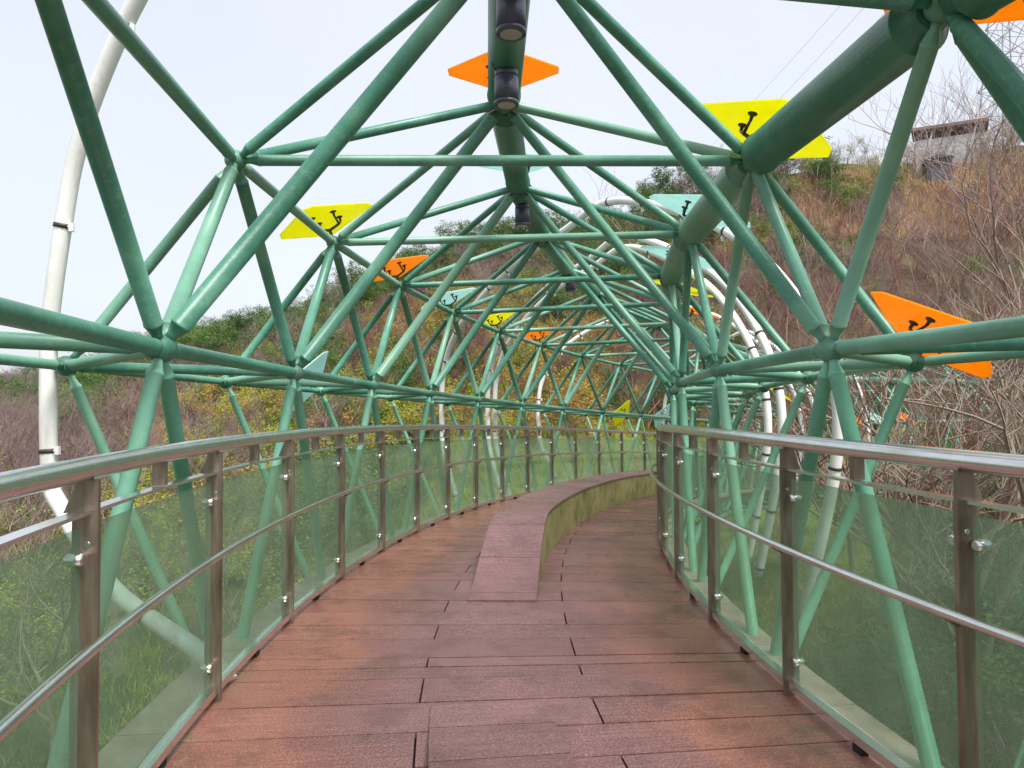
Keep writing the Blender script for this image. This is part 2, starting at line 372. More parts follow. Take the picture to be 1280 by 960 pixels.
# ------------------------------------------------------------------ bench
def cen(u): return float(np.interp(u,[0,5.5,7.5,8.3,10.5,13,16,22],[.01,.01,.05,.08,.15,.22,.33,.45]))
def wid(u): return float(np.interp(u,[0,5.5,8,11,14,22],[.52,.52,.53,.62,.62,.6]))
def bh(u): return .012+.42*smooth((u-5.55)/1.9) if u<7.45 else .432
bench=empty('bench',FR(5.6,.02,0),'long curved bench of reddish boards ramping up out of the deck','bench')
bu=[5.56,5.74]+[5.74+.62*i for i in range(1,28)]
for i in range(len(bu)-1):
    u0,u1=bu[i],bu[i+1]; sub=5
    us_=[u0+.0035+(u1-u0-.007)*k/sub for k in range(sub+1)]
    strip('top_board',(lambda u:cen(u)-wid(u)/2,lambda u:cen(u)+wid(u)/2),us_,M['deck'],bench,.028,0.,None,bh)
    if u1>5.9:
        for s in (-1,1):
            a=lambda u,s=s:cen(u)+s*(wid(u)/2-.018)-.012; b=lambda u,s=s:cen(u)+s*(wid(u)/2-.018)+.012
            mb=MB(); uv=[]
            for u in us_:
                for l in (a(u),b(u)):
                    for top in (1,0): mb.v.append(tuple(W(u,l,(bh(u)-.03) if top else .002))); uv.append((l,u))
            f=[]
            for q in range(len(us_)-1):
                e=q*4;c=e+4; f+=[(e,e+2,c+2,c),(e,c,c+1,e+1),(e+2,e+3,c+3,c+2)]
            f+=[(0,1,3,2),((len(us_)-1)*4,(len(us_)-1)*4+2,(len(us_)-1)*4+3,(len(us_)-1)*4+1)]
            mb.f=f; mb.sm=[False]*len(f); mb.mi=[0]*len(f)
            part('side_panel',mb,M['moss'],bench,None,uv)
b2_=empty('bench',FR(3.6,0,0),'low board bench end flush with the deck at the bottom of the view','bench')
def bh2(u): return .014+.42*smooth((3.72-u)/3.2)
for (u0,u1) in ((3.40,3.66),(3.02,3.395),(2.6,3.015),(2.2,2.595)):
    strip('top_board',(-.33,lambda u:.235),[u0+.002,(u0+u1)/2,u1-.002],M['deck'],b2_,.028,0.,None,bh2)
# ------------------------------------------------------------------ railings
sh={}
def railing(side,lat0,ustart,du,label,jr):
    root=empty('glass_railing',FR(3.6,lat0,0),label,'railing','glass railings of the walkway')
    s=side
    if 'post' not in sh:
        pass
    us_=[ustart+du*i for i in jr]
    def L(a): return lat0+s*a
    # post mesh: thin along, deep across (x is lateral)
    key='post%d'%s
    mb=MB(); x0,x1=sorted((s*0.0,s*.078))
    mb.box(((x0+x1)/2,0,.55),(.078,.022,1.16)); mb.box(((x0+x1)/2,.0,-.03),(.10,.07,.05))
    poly=[(s*.002,1.130),(s*.105,1.130),(s*.062,1.235),(s*.002,1.235)]
    if s<0: poly=poly[::-1]
    mb2=MB(); mb2.prism(poly,-.009,.009,Matrix.Rotation(R(90),4,'X'))
    postm=mb.mesh('post',M['post']); gus=mb2.mesh('gusset',M['post'])
    bm=MB(); bm.rings([(s*.03,-.011,1.03),(s*.03,-.018,1.03)],[.011,.009],8); boltm=bm.mesh('bolt',M['steel'])
    cm=MB(); cm.rings([(s*.05,-.011,0),(s*.05,-.05,0)],[.011,.011],8); cm.rings([(s*.025,-.05,0),(s*.031,-.05,0),(s*.075,-.05,0),(s*.081,-.05,0)],[.014,.021,.021,.014],10)
    cm.rings([(s*.05,.011,0),(s*.05,.05,0)],[.011,.011],8); cm.rings([(s*.025,.05,0),(s*.031,.05,0),(s*.075,.05,0),(s*.081,.05,0)],[.014,.021,.021,.014],10)
    clampm=cm.mesh('glass_clamp',M['steel'])
    stm=MB(); stm.box((s*.045,0,1.19),(.05,.03,.10)); stubm=stm.mesh('stub',M['post'])
    brm=MB(); brm.rings([(0,0,.72),(-s*.035,0,.735),(-s*.06,0,.755)],[.012,.01,.01],8); brackm=brm.mesh('rail_bracket',M['post'])
    ftm=MB(); ftm.box((s*.035,0,.02),(.035,.06,.05)); footm=ftm.mesh('channel_foot',M['joint'])
    for u in us_:
        fr=FR(u,lat0,0)
        p_=part('post',postm,None,root,fr)
        part('gusset',gus,None,p_,fr); part('bolt',boltm,None,p_,fr)
        part('rail_bracket',brackm,None,p_,fr)
        for z in (.18,.99): part('glass_clamp',clampm,None,p_,fr@Matrix.Translation((0,0,z)))
        part('stub',stubm,None,root,FR(u+du/2,lat0,0)); part('channel_foot',footm,None,root,FR(u+du/2,lat0,0))
    # glass panes
    for u in us_:
        mb=MB(); ua,ub=u+.028,u+du-.028
        A,B=W(ua,L(.05)),W(ub,L(.05)); d=(B-A); d.z=0; d.normalize(); nn=Vector((d.y,-d.x,0))*.005
        for q in (A,B):
            for k in (-1,1):
                for z in (.085,1.085): mb.v.append(tuple(q+nn*k+Vector((0,0,z))))
        mb.f=[(0,1,5,4),(2,6,7,3),(0,2,3,1),(4,5,7,6),(1,3,7,5),(0,4,6,2)]; mb.sm=[False]*6; mb.mi=[0]*6
        part('glass_pane',mb,M['glass'],root)
    ul=[us_[0]-.2+.1*i for i in range(int((us_[-1]+du-us_[0])/.1)+3)]
    mb=MB(); mb.rings([W(u,L(.04),1.269) for u in ul],[.038]*len(ul),16); part('handrail',mb,M['steel'],root)
    mb=MB(); mb.rings([W(u,L(-.065),.765) for u in ul],[.018]*len(ul),10); part('lower_rail',mb,M['steel'],root)
    strip('top_bar',tuple(sorted((L(.02),L(.07)))),ul,M['steel'],root,.012,1.137)
    strip('bottom_channel',tuple(sorted((L(.012),L(.062)))),ul,M['steel'],root,.038,.078)
    return root
railing(-1,-1.377,3.81987,1.19289,'left glass railing with steel handrail, seen on the outside of the bend',range(-4,15))
railing(1,1.431,3.67266,1.36892,'right glass railing with steel handrail, seen on the inside of the bend',range(-3,13))
# ------------------------------------------------------------------ truss
S0,DS=3.53136,1.98259
def node(t,k):
    u=S0+k*DS
    return {'WL':lambda:W(u,-1.55208,1.72962),'WR':lambda:W(u,1.64099,1.72962),
     'L':lambda:W(u,-1.58653,2.97825),'R':lambda:W(u,1.60901,2.97825),'T':lambda:W(u,.075-.0305*min(k,8),3.76564),
     'OL':lambda:W(u,-2.59606,1.71665),'OR':lambda:W(u,2.59606,1.71665),
     'BL':lambda:W(u,-1.62789,-.45238),'BR':lambda:W(u,1.62789,-.45238)}[t]()
truss=empty('truss_canopy',Matrix.Translation(node('BL',.5)),'green tubular steel truss canopy arching over the walkway','truss')
def tube(name,A,B,r,rn,m=None,n=None,taper=.085,kk=0,end=.6):
    d=(B-A); L_=d.length; d.normalize(); n=n or ((32 if r>.1 else 18) if kk<3 else 12 if kk<7 else 7)
    c=(A+B)/2
    ts=[rn*.7,rn*.7+.035,rn*.7+taper,rn*.7+taper+.001,rn*.7+taper+.012,rn*.7+taper+.013]
    rr=[r*end,r*end,r,r*1.05,r*1.05,r]
    if kk>=7: ts=[ts[0],ts[2]]; rr=[rr[0],r]
    ts2=ts+[L_-t for t in reversed(ts)]; rr2=rr+rr[::-1]
    mb=MB(); mb.rings([A-c+d*t for t in ts2],rr2,n)
    # no caps visible; flat ends sit inside the joint ball
    return part(name,mb,m or M['green'],truss,Matrix.Translation(c))
ballm={}
def ball(t,k,r):
    key=(r,k>6)
    if key not in ballm:
        b=MB(); b.ball((0,0,0),r,20 if k<=6 else 10,12 if k<=6 else 6,(1,1,.95)); ballm[key]=b.mesh('joint_ball',M['greenball'])
    part('joint_ball',ballm[key],None,truss,Matrix.Translation(node(t,k)))
KMIN,KMAX=-2,16
for k in range(KMIN,KMAX+1):
    kk=k
    ball('WL',k,.070); ball('WR',k,.070); ball('T',k,.08)
    h=k+.5
    for t in ('L','R'): ball(t,h,.066)
    for t in ('OL','OR'): ball(t,h,.066)
    for t in ('BL','BR'): ball(t,h,.08)
    if k<KMAX:
        for s in 'LR': tube('chord_tube',node('W'+s,k),node('W'+s,k+1),.037,.068,kk=kk,taper=.06,end=.72)
        tube('ridge_tube',node('T',k),node('T',k+1),.120,.06,M['greenbig'],kk=min(kk,6),taper=.10,end=.62)
        tube('shoulder_tube',node('L',h),node('L',h+1),.037,.08,kk=kk)
        tube('shoulder_beam',node('R',h),node('R',h+1),.122,.07,M['greenbig'],kk=min(kk,6),taper=.09,end=.62)
        for s in 'LR': tube('outer_chord',node('O'+s,h),node('O'+s,h+1),.030,.08,kk=kk)
        for s in 'LR': tube('bottom_chord',node('B'+s,h),node('B'+s,h+1),.046,.08,kk=kk)
    tube('tie_tube',node('L',h),node('R',h),.034,.08,kk=kk)
    tube('floor_tie',node('BL',h),node('BR',h),.05,.08,kk=kk)
    for s in 'LR':
        tube('roof_strut',node('T',k),node('W'+s,k),.047 if s=='L' else .037,.068,kk=kk)
        tube('web_tube',node('W'+s,k),node(s,h),.040 if s=='L' else .035,.068,kk=kk)
        if k>KMIN: tube('web_tube',node('W'+s,k),node(s,h-1),.040 if s=='L' else .036,.068,kk=kk)
        tube('roof_brace',node('T',k),node(s,h),.034,.068,kk=kk)
        if k>KMIN: tube('roof_brace',node('T',k),node(s,h-1),.034,.068,kk=kk)
        tube('side_strut',node('O'+s,h),node('W'+s,k),.033,.08,kk=kk)
        if k<KMAX: tube('side_strut',node('O'+s,h),node('W'+s,k+1),.033,.08,kk=kk)
        tube('outer_strut',node('O'+s,h),node(s,h),.035,.08,kk=kk)
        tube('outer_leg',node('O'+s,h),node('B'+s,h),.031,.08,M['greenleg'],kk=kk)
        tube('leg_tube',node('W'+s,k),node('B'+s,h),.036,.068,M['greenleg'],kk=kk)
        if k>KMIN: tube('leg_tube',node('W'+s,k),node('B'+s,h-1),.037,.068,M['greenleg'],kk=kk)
# ------------------------------------------------------------------ white arches
PROF=[(.95,-.45),(.62,.02),(.33,.45),(.05,.9),(-.03,1.4),(-.03,1.85),(.05,2.25),(.3,2.68),(.75,3.05),(1.6,3.45),(2.75,3.80),(3.95,3.99),(4.84,3.97),(5.7,3.74),(6.7,3.25),(7.3,2.78),(7.78,2.15),(7.98,1.53),(7.93,.83),(7.6,-.42)]
def arch(kl,kr,label,prof=PROF,span=7.97,hs=1.):
    A=W(S0+kl*DS,-2.69); B=W(S0+kr*DS,2.76); e=(B-A); Lg=e.length; e.normalize(); zb=(A.z+B.z)/2
    e=Vector((e.x,e.y,0)).normalized()
    root=empty('white_arch',Matrix.Translation(A),label,'arch','white tubular arches over the canopy')
    pts=[]
    for s_,z in prof: 
        t=s_*Lg/span if prof is PROF else (s_ if s_<4 else Lg-7.97+s_)
        q=A+e*t; q.z=(A.z if s_<4 else B.z)+ (z if z<1.5 else 1.5+(z-1.5)*hs); pts.append(q)
    # resample evenly with Catmull-Rom then keep straight tube runs between joints
    dense=[]
    for i in range(len(pts)-1):
        p0=pts[max(i-1,0)];p1=pts[i];p2=pts[i+1];p3=pts[min(i+2,len(pts)-1)]
        for q in range(8):
            t=q/8; dense.append(.5*((2*p1)+(p2-p0)*t+(2*p0-5*p1+4*p2-p3)*t*t+(3*p1-p0-3*p2+p3)*t**3))
    dense.append(pts[-1])
    mb=MB(); mb.rings(dense,[.049]*len(dense),12 if kl<2 else 9); pipe=part('pipe',mb,M['white'],root)
    acc=0; last=dense[0]; cl=[]
    for a,b in zip(dense,dense[1:]):
        acc+=(b-a).length
        if acc>.62: acc=0; cl.append((b,(b-a).normalized()))
    for c,d in cl:
        mb=MB(); mb.rings([-d*.013,d*.013],[.054,.054],12); 
        q=part('clamp_band',mb,M['bolt'],root,Matrix.Translation(c))
        perp=d.cross(Vector((e.y,-e.x,0))).normalized()
        mb=MB(); mb.rings([perp*.04,perp*.08],[.014,.014],6); mb.box(perp*.075,(.025,.025,.05)); part('lug',mb,M['white'],q,Matrix.Translation(c))
NEARP=[(1.38,.0),(1.2,.13),(.54,.42),(.11,.86),(.01,1.04),(-.02,1.53),(-.01,2.01),(.1,2.63),(.19,2.99),(.36,3.37),(.67,3.84),(1.2,4.4),(2.2,4.95),(3.6,5.2),(4.9,5.1),(6.2,4.5),(7.1,3.7),(7.6,2.9),(7.9,2.1),(7.98,1.5),(7.9,.9),(7.5,.4),(6.9,.1),(6.7,-.1)]
arch(.5,-1.0,'tall white tubular arch close by at the left edge of the view',NEARP,7.97)
arch(4.5,1.4,'white arch crossing above the ridge, nearest of those behind the canopy')
arch(5.4,2.5,'second white arch from the viewer among those bunched at the bend',hs=1.02)
arch(5.55,3.1,'third white arch from the viewer, just inside its lower twin',hs=1.04)
arch(6.5,7.6,'fourth white arch, its foot standing behind the bend of the left railing',hs=1.08)
arch(9.5,8.3,'farthest white arch, behind the crowded bars at the right of the bend')
arch(12.5,10.3,'white arch over the far stretch of bridge behind the bare tree')
# ------------------------------------------------------------------ kite panels with spider brackets
KITE=[(-.43,.10),(-.40,.0),(-.01,-.34),(.09,-.34),(.48,.06),(.51,.17),(.19,.48),(.09,.50)]
KT=[(-.42,-.045),(-.05,-.33),(.05,-.33),(.42,-.045),(.42,.045),(.05,.33),(-.05,.33),(-.42,.045)]
pm={}
def kite(cn,shape):
    if (cn,shape) not in pm:
        mb=MB(); mb.prism(KITE if shape=='k' else KT,-.006,.006); pm[cn,shape]=mb.mesh('sheet',M[cn])
    return pm[cn,shape]
sb=MB(); sb.rings([(0,0,-.22),(0,0,-.12)],[.018,.014],8); sb.rings([(-.10,0,-.10),(0,0,-.13),(.10,0,-.10)],[.012,.015,.012],8)
for x in (-.10,.10): sb.rings([(x,-.09,-.05),(x,0,-.10),(x,.09,-.05)],[.009,.012,.009],6)
spider=sb.mesh('spider_bracket',M['bolt']); ds=MB()
ds.rings([(0,0,-.05),(0,0,-.02),(0,0,-.012),(0,0,-.0065)],[.01,.012,.029,.031],10); disc=ds.mesh('disc',M['bolt'])
CO=['orange','yellow','pale blue']
def addpanel(t,k,cn,tilt,label):
    c=node(t,k); u=S0+k*DS; th_=P(u)[3]; sg=-1 if 'L' in t else 1
    o=Vector((math.cos(th_),-math.sin(th_),0))*sg; tt=Vector((math.sin(th_),math.cos(th_),0)); up=Vector((0,0,1))
    if t=='T': tilt=0
    n=up*math.cos(tilt)+o*math.sin(tilt); e=o*math.cos(tilt)-up*math.sin(tilt); c=c+n*.25
    Mx=Matrix(((e.x,tt.x,n.x,c.x),(e.y,tt.y,n.y,c.y),(e.z,tt.z,n.z,c.z),(0,0,0,1)))
    root=empty('kite_panel',Mx,label,'panel','coloured kite panels on the truss joints')
    part('sheet',kite(cn,'t' if t=='T' else 'k'),None,root,Mx)
    s_=part('spider_bracket',spider,None,root,Mx)
    for x in (-.10,.10):
        for y in (-.09,.09): part('disc',disc,None,s_,Mx@Matrix.Translation((x,y,0)))
ordn=['nearest','second','third','fourth','fifth','sixth','seventh','eighth','ninth','tenth','eleventh','twelfth','thirteenth','fourteenth','fifteenth','sixteenth']
seqs={'L':(1,['yellow','orange','pale blue','yellow','orange'],'upper left joint line'),
      'R':(-1,['orange','yellow','pale blue','pale blue','yellow','orange'],'upper right joint line'),
      'T':(1,['orange','pale blue'],'ridge'),
      }
for t,(k0,cs,where) in seqs.items():
    for i,cn in enumerate(cs):
        if cn is None: continue
        k=k0+i+(0 if t=='T' else .5)
        addpanel(t,k,cn,.30,f'{cn} kite panel on the {where}, {ordn[i]} in its row')
for k,cn,lab in ((2.5,'pale blue','pale blue kite panel low on the left outer joints, before the hillside'),(8.5,'yellow','yellow kite panel low outside the far left railing'),(9.5,'pale blue','pale blue kite panel low outside the far left bend, beyond the yellow one')):
    addpanel('OL',k,cn,.95,lab)
for k,cn,lab in ((.5,'orange','large orange kite panel outside the right railing in front of bare branches'),(3.5,'yellow','yellow kite panel on the outer right joints beyond the big orange one'),(9.5,'orange','small orange kite panel low on the far stretch behind the right legs'),(11.5,'orange','small orange kite panel at the end of the far stretch by the bare tree'),(10.5,'pale blue','small pale blue kite panel among far bars on the right')):
    addpanel('OR',k,cn,.62,lab)
# ------------------------------------------------------------------ downlights
lm=MB()
for a,b,r in ((0,-.04,.076),(-.04,-.044,.073),(-.044,-.195,.078),(-.195,-.199,.074),(-.199,-.222,.079)): lm.rings([(0,0,a),(0,0,b)],[r,r],32)
lm.rings([(0,0,-.222),(0,0,-.2225),(0,0,-.214)],[.079,.064,.061],32,False); lampm=lm.mesh('housing',M['black'])
l2=MB(); l2.rings([(0,0,-.2225),(0,0,-.2235)],[.060,.055],24); lensm=l2.mesh('lens',M['lens'])
l3=MB(); l3.rings([(0,0,.0),(0,0,.06)],[.03,.03],12); stemm=l3.mesh('mount',M['black'])
l4=MB(); l4.rings([(.09,-.0,.14),(.105,-.02,.08),(.09,-.04,.02),(.06,-.03,-.01)],[.006]*4,6); cabm=l4.mesh('cable',M['black'])
def ridge(u):
    k=(u-S0)/DS; a=math.floor(k); A,B=node('T',a),node('T',a+1); return A.lerp(B,k-a)
for u,lab in ((3.86,'black cylinder downlight at the top edge of the view, nearest on the ridge tube'),(4.75,'black cylinder downlight in front of the orange ridge panel'),(7.75,'small black cylinder downlight farther along the ridge tube, against the hill'),(11.6,'tiny black cylinder downlight on the ridge tube beyond the third one')):
    c=ridge(u)-Vector((0,0,.118)); Mx=Matrix.Translation(c)
    root=empty('downlight',Mx,lab,'lamp','black downlights under the ridge tube')
    part('housing',lampm,None,root,Mx); part('lens',lensm,None,root,Mx); part('mount',stemm,None,root,Mx)
    part('cable',cabm,None,root,Mx@Matrix.Scale(-1,4,(1,0,0)))
exec_veg=True
# ------------------------------------------------------------------ vegetation meshes
def leafmat(name,stops,rough=.6,trans=.25):
    m,n,b=mat(name); o=n.nodes['Material Output']
    oi=N(n,'ObjectInfo'); p=geo(n)
    ns=noise_n(n,1.7,4,p)
    a=N(n,'Math',operation='MULTIPLY_ADD'); n.links.new(oi.outputs['Random'],a.inputs[0]); a.inputs[1].default_value=.55; 
    s2=N(n,'Math',operation='MULTIPLY'); n.links.new(ns,s2.inputs[0]); s2.inputs[1].default_value=.55; n.links.new(s2.outputs[0],a.inputs[2])
    c=ramp(n,a.outputs[0],stops); n.links.new(c,b.inputs['Base Color']); b.inputs['Roughness'].default_value=rough
    t=N(n,'BsdfTranslucent'); n.links.new(c,t.inputs[0]); x=N(n,'MixShader'); x.inputs[0].default_value=trans
    n.links.new(b.outputs[0],x.inputs[1]); n.links.new(t.outputs[0],x.inputs[2]); n.links.new(x.outputs[0],o.inputs['Surface']); return m
M['bark']=leafmat('twig_bark',[(.15,(.11,.07,.065)),(.45,(.20,.125,.125)),(.7,(.31,.22,.205)),(.95,(.20,.17,.165))],.8,0)
M['redbark']=leafmat('red_twig_bark',[(.15,(.15,.065,.055)),(.5,(.24,.11,.10)),(.9,(.19,.10,.10))],.8,0)
M['greybark']=leafmat('grey_bark',[(.15,(.17,.12,.09)),(.5,(.29,.21,.16)),(.9,(.36,.29,.23))],.8,0)
M['leafdark']=leafmat('leaf_dark',[(.15,(.05,.10,.028)),(.5,(.09,.17,.04)),(.9,(.15,.24,.05))])
M['leafyg']=leafmat('leaf_yellow_green',[(.15,(.17,.27,.03)),(.5,(.34,.39,.04)),(.9,(.50,.44,.05))])
M['leafoc']=leafmat('leaf_ochre',[(.15,(.26,.28,.04)),(.45,(.42,.36,.05)),(.7,(.50,.29,.05)),(.9,(.33,.20,.06))])
M['leafor']=leafmat('grass_orange',[(.15,(.48,.29,.17)),(.5,(.62,.41,.24)),(.9,(.54,.44,.24))])
def twigs(rnd,h,r0,spread=.6,depth=5,kids=(3,4),lean=(0,0),up=.25,base=.25,nseg=2):
    mb=MB(); tips=[]
    def seg(p,d,L,r,lv):
        pts=[p]; q=p.copy(); dd=d.copy(); k=nseg+1 if lv==0 else nseg
        for i in range(k):
            dd=(dd+Vector((rnd.uniform(-1,1),rnd.uniform(-1,1),rnd.uniform(-.6,1)))*.22).normalized(); q=q+dd*(L/k); pts.append(q.copy())
        rr=[r*(1-.45*i/k) for i in range(k+1)]
        mb.rings(pts,rr,6 if lv<2 and r0>.05 else 3,False)
        if lv>=2: tips.extend(pts[1:])
        if lv>=depth: return
        for i in range(rnd.randint(*kids)):
            t=rnd.uniform(base if lv==0 else .3,1); idx=min(k-1,int(t*k)); pp_=pts[idx].lerp(pts[idx+1],t*k-idx)
            if i==0: pp_=pts[-1]
            nd=(dd*.9+Vector((rnd.uniform(-1,1),rnd.uniform(-1,1),rnd.uniform(-.25,.8)+up)).normalized()*spread*1.5).normalized()
            seg(pp_,nd,L*rnd.uniform(.55,.8),max(r*.55,.003),lv+1)
    seg(Vector((0,0,-.3)),Vector((lean[0],lean[1],1)).normalized(),h*.42,r0,0)
    return mb,tips
def leaves(rnd,mb,centres,per,rad,size,mi=1):
    v=[];f=[]
    for c in centres:
        for _ in range(per):
            p=c+Vector((rnd.gauss(0,rad),rnd.gauss(0,rad),rnd.gauss(0,rad*.75)))
            a=Vector((rnd.uniform(-1,1),rnd.uniform(-1,1),rnd.uniform(-.5,.5))).normalized(); b=a.cross(Vector((rnd.uniform(-1,1),rnd.uniform(-1,1),1))).normalized()
            s=size*rnd.uniform(.6,1.3); b_=len(v)
            v+=[p-a*s,p+b*s*.45,p+a*s,p-b*s*.45]; f.append((b_,b_+1,b_+2,b_+3))
    mb.add(v,f,False,mi)
protos={}
def proto(kind,i):
    if (kind,i) in protos: return protos[kind,i]
    rnd=random.Random(hash_(kind)*31+i)
    if kind in('bare','red'):
        mb,t=twigs(rnd,3.4,.045,.75,5,(3,4),up=.15,base=.05); tr=mb.mesh('trunk',M['bark' if kind=='bare' else 'redbark']); cr=None
    elif kind in('mixed','ochre'):
        mb,t=twigs(rnd,3.0,.045,.8,4,(3,4),up=.1,base=.05); tr=mb.mesh('trunk',M['bark'])
        l=MB(); cs=rnd.sample(t,min(len(t),150)); leaves(rnd,l,cs,7 if kind=='ochre' else 4,.13,.055,0); cr=l.mesh('crown',M['leafoc' if kind=='ochre' else 'leafyg'])
    else:
        dark=kind=='ever'; mb,t=twigs(rnd,3.0,.06,.7,2,(4,6),up=.2); tr=mb.mesh('trunk',M['bark'])
        l=MB(); cs=[]
        n=80 if dark else 62; lob=[Vector((rnd.uniform(-.9,.9),rnd.uniform(-.9,.9),rnd.uniform(.8,2.6 if dark else 1.6))) for _ in range(7)]
        for q in range(n):
            L_=rnd.choice(lob); a=Vector((rnd.gauss(0,1),rnd.gauss(0,1),rnd.gauss(0,1))).normalized()*rnd.uniform(.45,.75); cs.append(L_+a)
        leaves(rnd,l,cs,34,.13,.06,0); cr=l.mesh('crown',M['leafdark' if dark else 'leafyg'])
    protos[kind,i]=(tr,cr); return protos[kind,i]
def hash_(s): return sum(ord(c)*(i+3) for i,c in enumerate(s))
def kind_at(qx,qy,sky,rnd):
    r=rnd.random()
    if qy<sky+26: 
        if qx>1040: return 'mixed' if r<.4 else 'bare' if r<.8 else 'bush'
        return 'ever' if r<.65 else 'bare' if r<.85 else 'bush'
    if qx<130: return ('ever' if r<.75 else 'bush' if r<.85 else 'bare') if qy<545 else ('bare' if r<.75 else 'mixed')
    if qx<380 and qy>490: return 'bush' if r<.45 else 'ochre' if r<.65 else 'bare' if r<.9 else 'mixed'
    if qx<420: return 'bare' if r<.33 else 'ever' if r<.58 else 'bush' if r<.68 else 'ochre' if r<.82 else 'mixed'
    if qx<780 and qy>375: return 'ochre' if r<.34 else 'mixed' if r<.60 else 'red' if r<.74 else 'bush' if r<.88 else 'ever'
    if qx<780: return 'bare' if r<.40 else 'ever' if r<.68 else 'mixed'
    if qx<1000 and qy<320: return 'mixed' if r<.3 else 'ever' if r<.6 else 'bare' if r<.8 else 'ochre'
    if 1030<qx<1120 and 180<qy<260: return 'ever' if r<.8 else 'bush'
    if qy<300 and qx>990: return 'red' if r<.45 else 'bare' if r<.6 else 'mixed' if r<.7 else 'none'
    if qy>500: return 'ever' if r<.55 else 'bush' if r<.7 else 'red'
    return 'red' if r<.45 else 'bare' if r<.62 else 'ever' if r<.82 else 'mixed'
rnd=random.Random(11)
far={}; near=[]
sx_=[a for a,_ in SKY_PX]; sy_=[b for _,b in SKY_PX]
def clear(x,y): return pathdist(x,y)>4.2
Y=9.5
while Y<105:
    step=1.05+Y*.009
    X=-Y*.92
    while X<Y*.92:
        x=X+rnd.uniform(-.5,.5)*step; y=Y+rnd.uniform(-.5,.5)*step; X+=step
        if not clear(x,y): continue
        pxx=640+F*x/y
        if y>ridge_depth(pxx)*1.05: continue
        z=terrain(x,y); qx,qy=topx(x,y,z+1.2)
        if not(-120<qx<1400): continue
        if y<14 and qx<520: 
            if rnd.random()<(.85 if qy>590 else .5): continue
        if y<rise_start(pxx)*.95 and x<6: 
            if rnd.random()<.5: continue
        sky_=float(np.interp(qx,sx_,sy_))
        cell=(math.floor((x+1.5*math.sin(y*.9))/3.6),math.floor((y+1.5*math.sin(x*.8))/4.2)); crnd=random.Random(cell[0]*7919+cell[1]*104729); rnd.random()
        kd=kind_at(qx,qy,sky_,crnd if rnd.random()<.72 else rnd)
        if 1178<qx<1206 and 150<qy<225 and y>50: continue
        if kd=='none': continue
        if 540<qx<1130 and qy>535 and 13<y<42: continue
        if qx<900 and qx>470 and qy>505 and y<30: continue
        sz=rnd.uniform(.65,1.15)*(1.0 if y>20 else .85)
        if kd=='bush' : sz*=.85
        if kd=='ever' and qy<sky_+30: sz*=rnd.choice([.9,1.1,1.35])
        if kd in('red','bare') and y>24: sz*=1.35
        rec=(kd,rnd.randrange(3),x,y,z,rnd.uniform(0,6.28),sz,qx,qy)
        near.append(rec) if (y<23 and -20<qx<1300) else far.setdefault((kd,rec[1]),[]).append(rec)
    Y+=step
near.sort(key=lambda r:math.hypot(r[2],r[3]))
for r in near[46:]: far.setdefault((r[0],r[1]),[]).append(r)
near=near[:46]
DESC={'bare':('bare_tree','bare grey brown tree','tree'),'red':('bare_tree','bare reddish twiggy tree','tree'),'mixed':('shrub','thin yellow green shrub','shrub'),
 'ochre':('shrub','ochre leaved autumn shrub','shrub'),'bush':('bush','dense yellow green bush','bush'),'ever':('evergreen_tree','dark green leafy tree','tree')}
def treething(kd,i,Mx,label,group):
    tr,cr=proto(kd,i); nm,_,cat=DESC[kd]
    root=empty(nm,Mx,label,cat,group)
    part('trunk',tr,None,root,Mx)
    if cr: part('crown',cr,None,root,Mx)
def wherepx(qx,qy):
    a='behind the left railing' if qx<330 else 'beyond the left bend of the bridge' if qx<650 else 'beyond the far bend' if qx<860 else 'beyond the right railing'
    return a
def postphrase(qx,qy):
    best=[]
    for side,l0,us0,du,nm in ((-1,-1.377,3.81987,1.19289,'left'),(1,1.431,3.67266,1.36892,'right')):
        for i in range(-1,11):
            v=W(us0+du*i,l0,1.2)
            if v.y>.5:
                ax,_=topx(*v)
                if nm=='right' and i>3: continue
                best.append((abs(ax-qx),nm,i+1))
    b=min(best); return f'{["nearest","second","third","fourth","fifth","sixth","seventh","eighth","ninth","tenth","eleventh","twelfth"][b[2]]} {b[1]} railing post'
seen={}; SIZ=lambda v:'small ' if v<.8 else 'tall ' if v>1.1 else ''
for (kd,i,x,y,z,ro,sz,qx,qy) in near:
    Mx=Matrix.Translation((x,y,z))@Matrix.Rotation(ro,4,'Z')@Matrix.Scale(sz,4)
    ph=SIZ(sz)+DESC[kd][1]+' beyond the '+postphrase(qx,qy); cnt=seen.get(ph,0); seen[ph]=cnt+1; lab=ph+['',', behind a nearer one',', third back there',', fourth back there',', fifth back there',', sixth back there'][min(cnt,5)]; ph=DESC[kd][1]+' on the slope'
    treething(kd,i,Mx,lab,ph.replace(' tree',' trees').replace(' shrub ',' shrubs ').replace(' bush ',' bushes '))
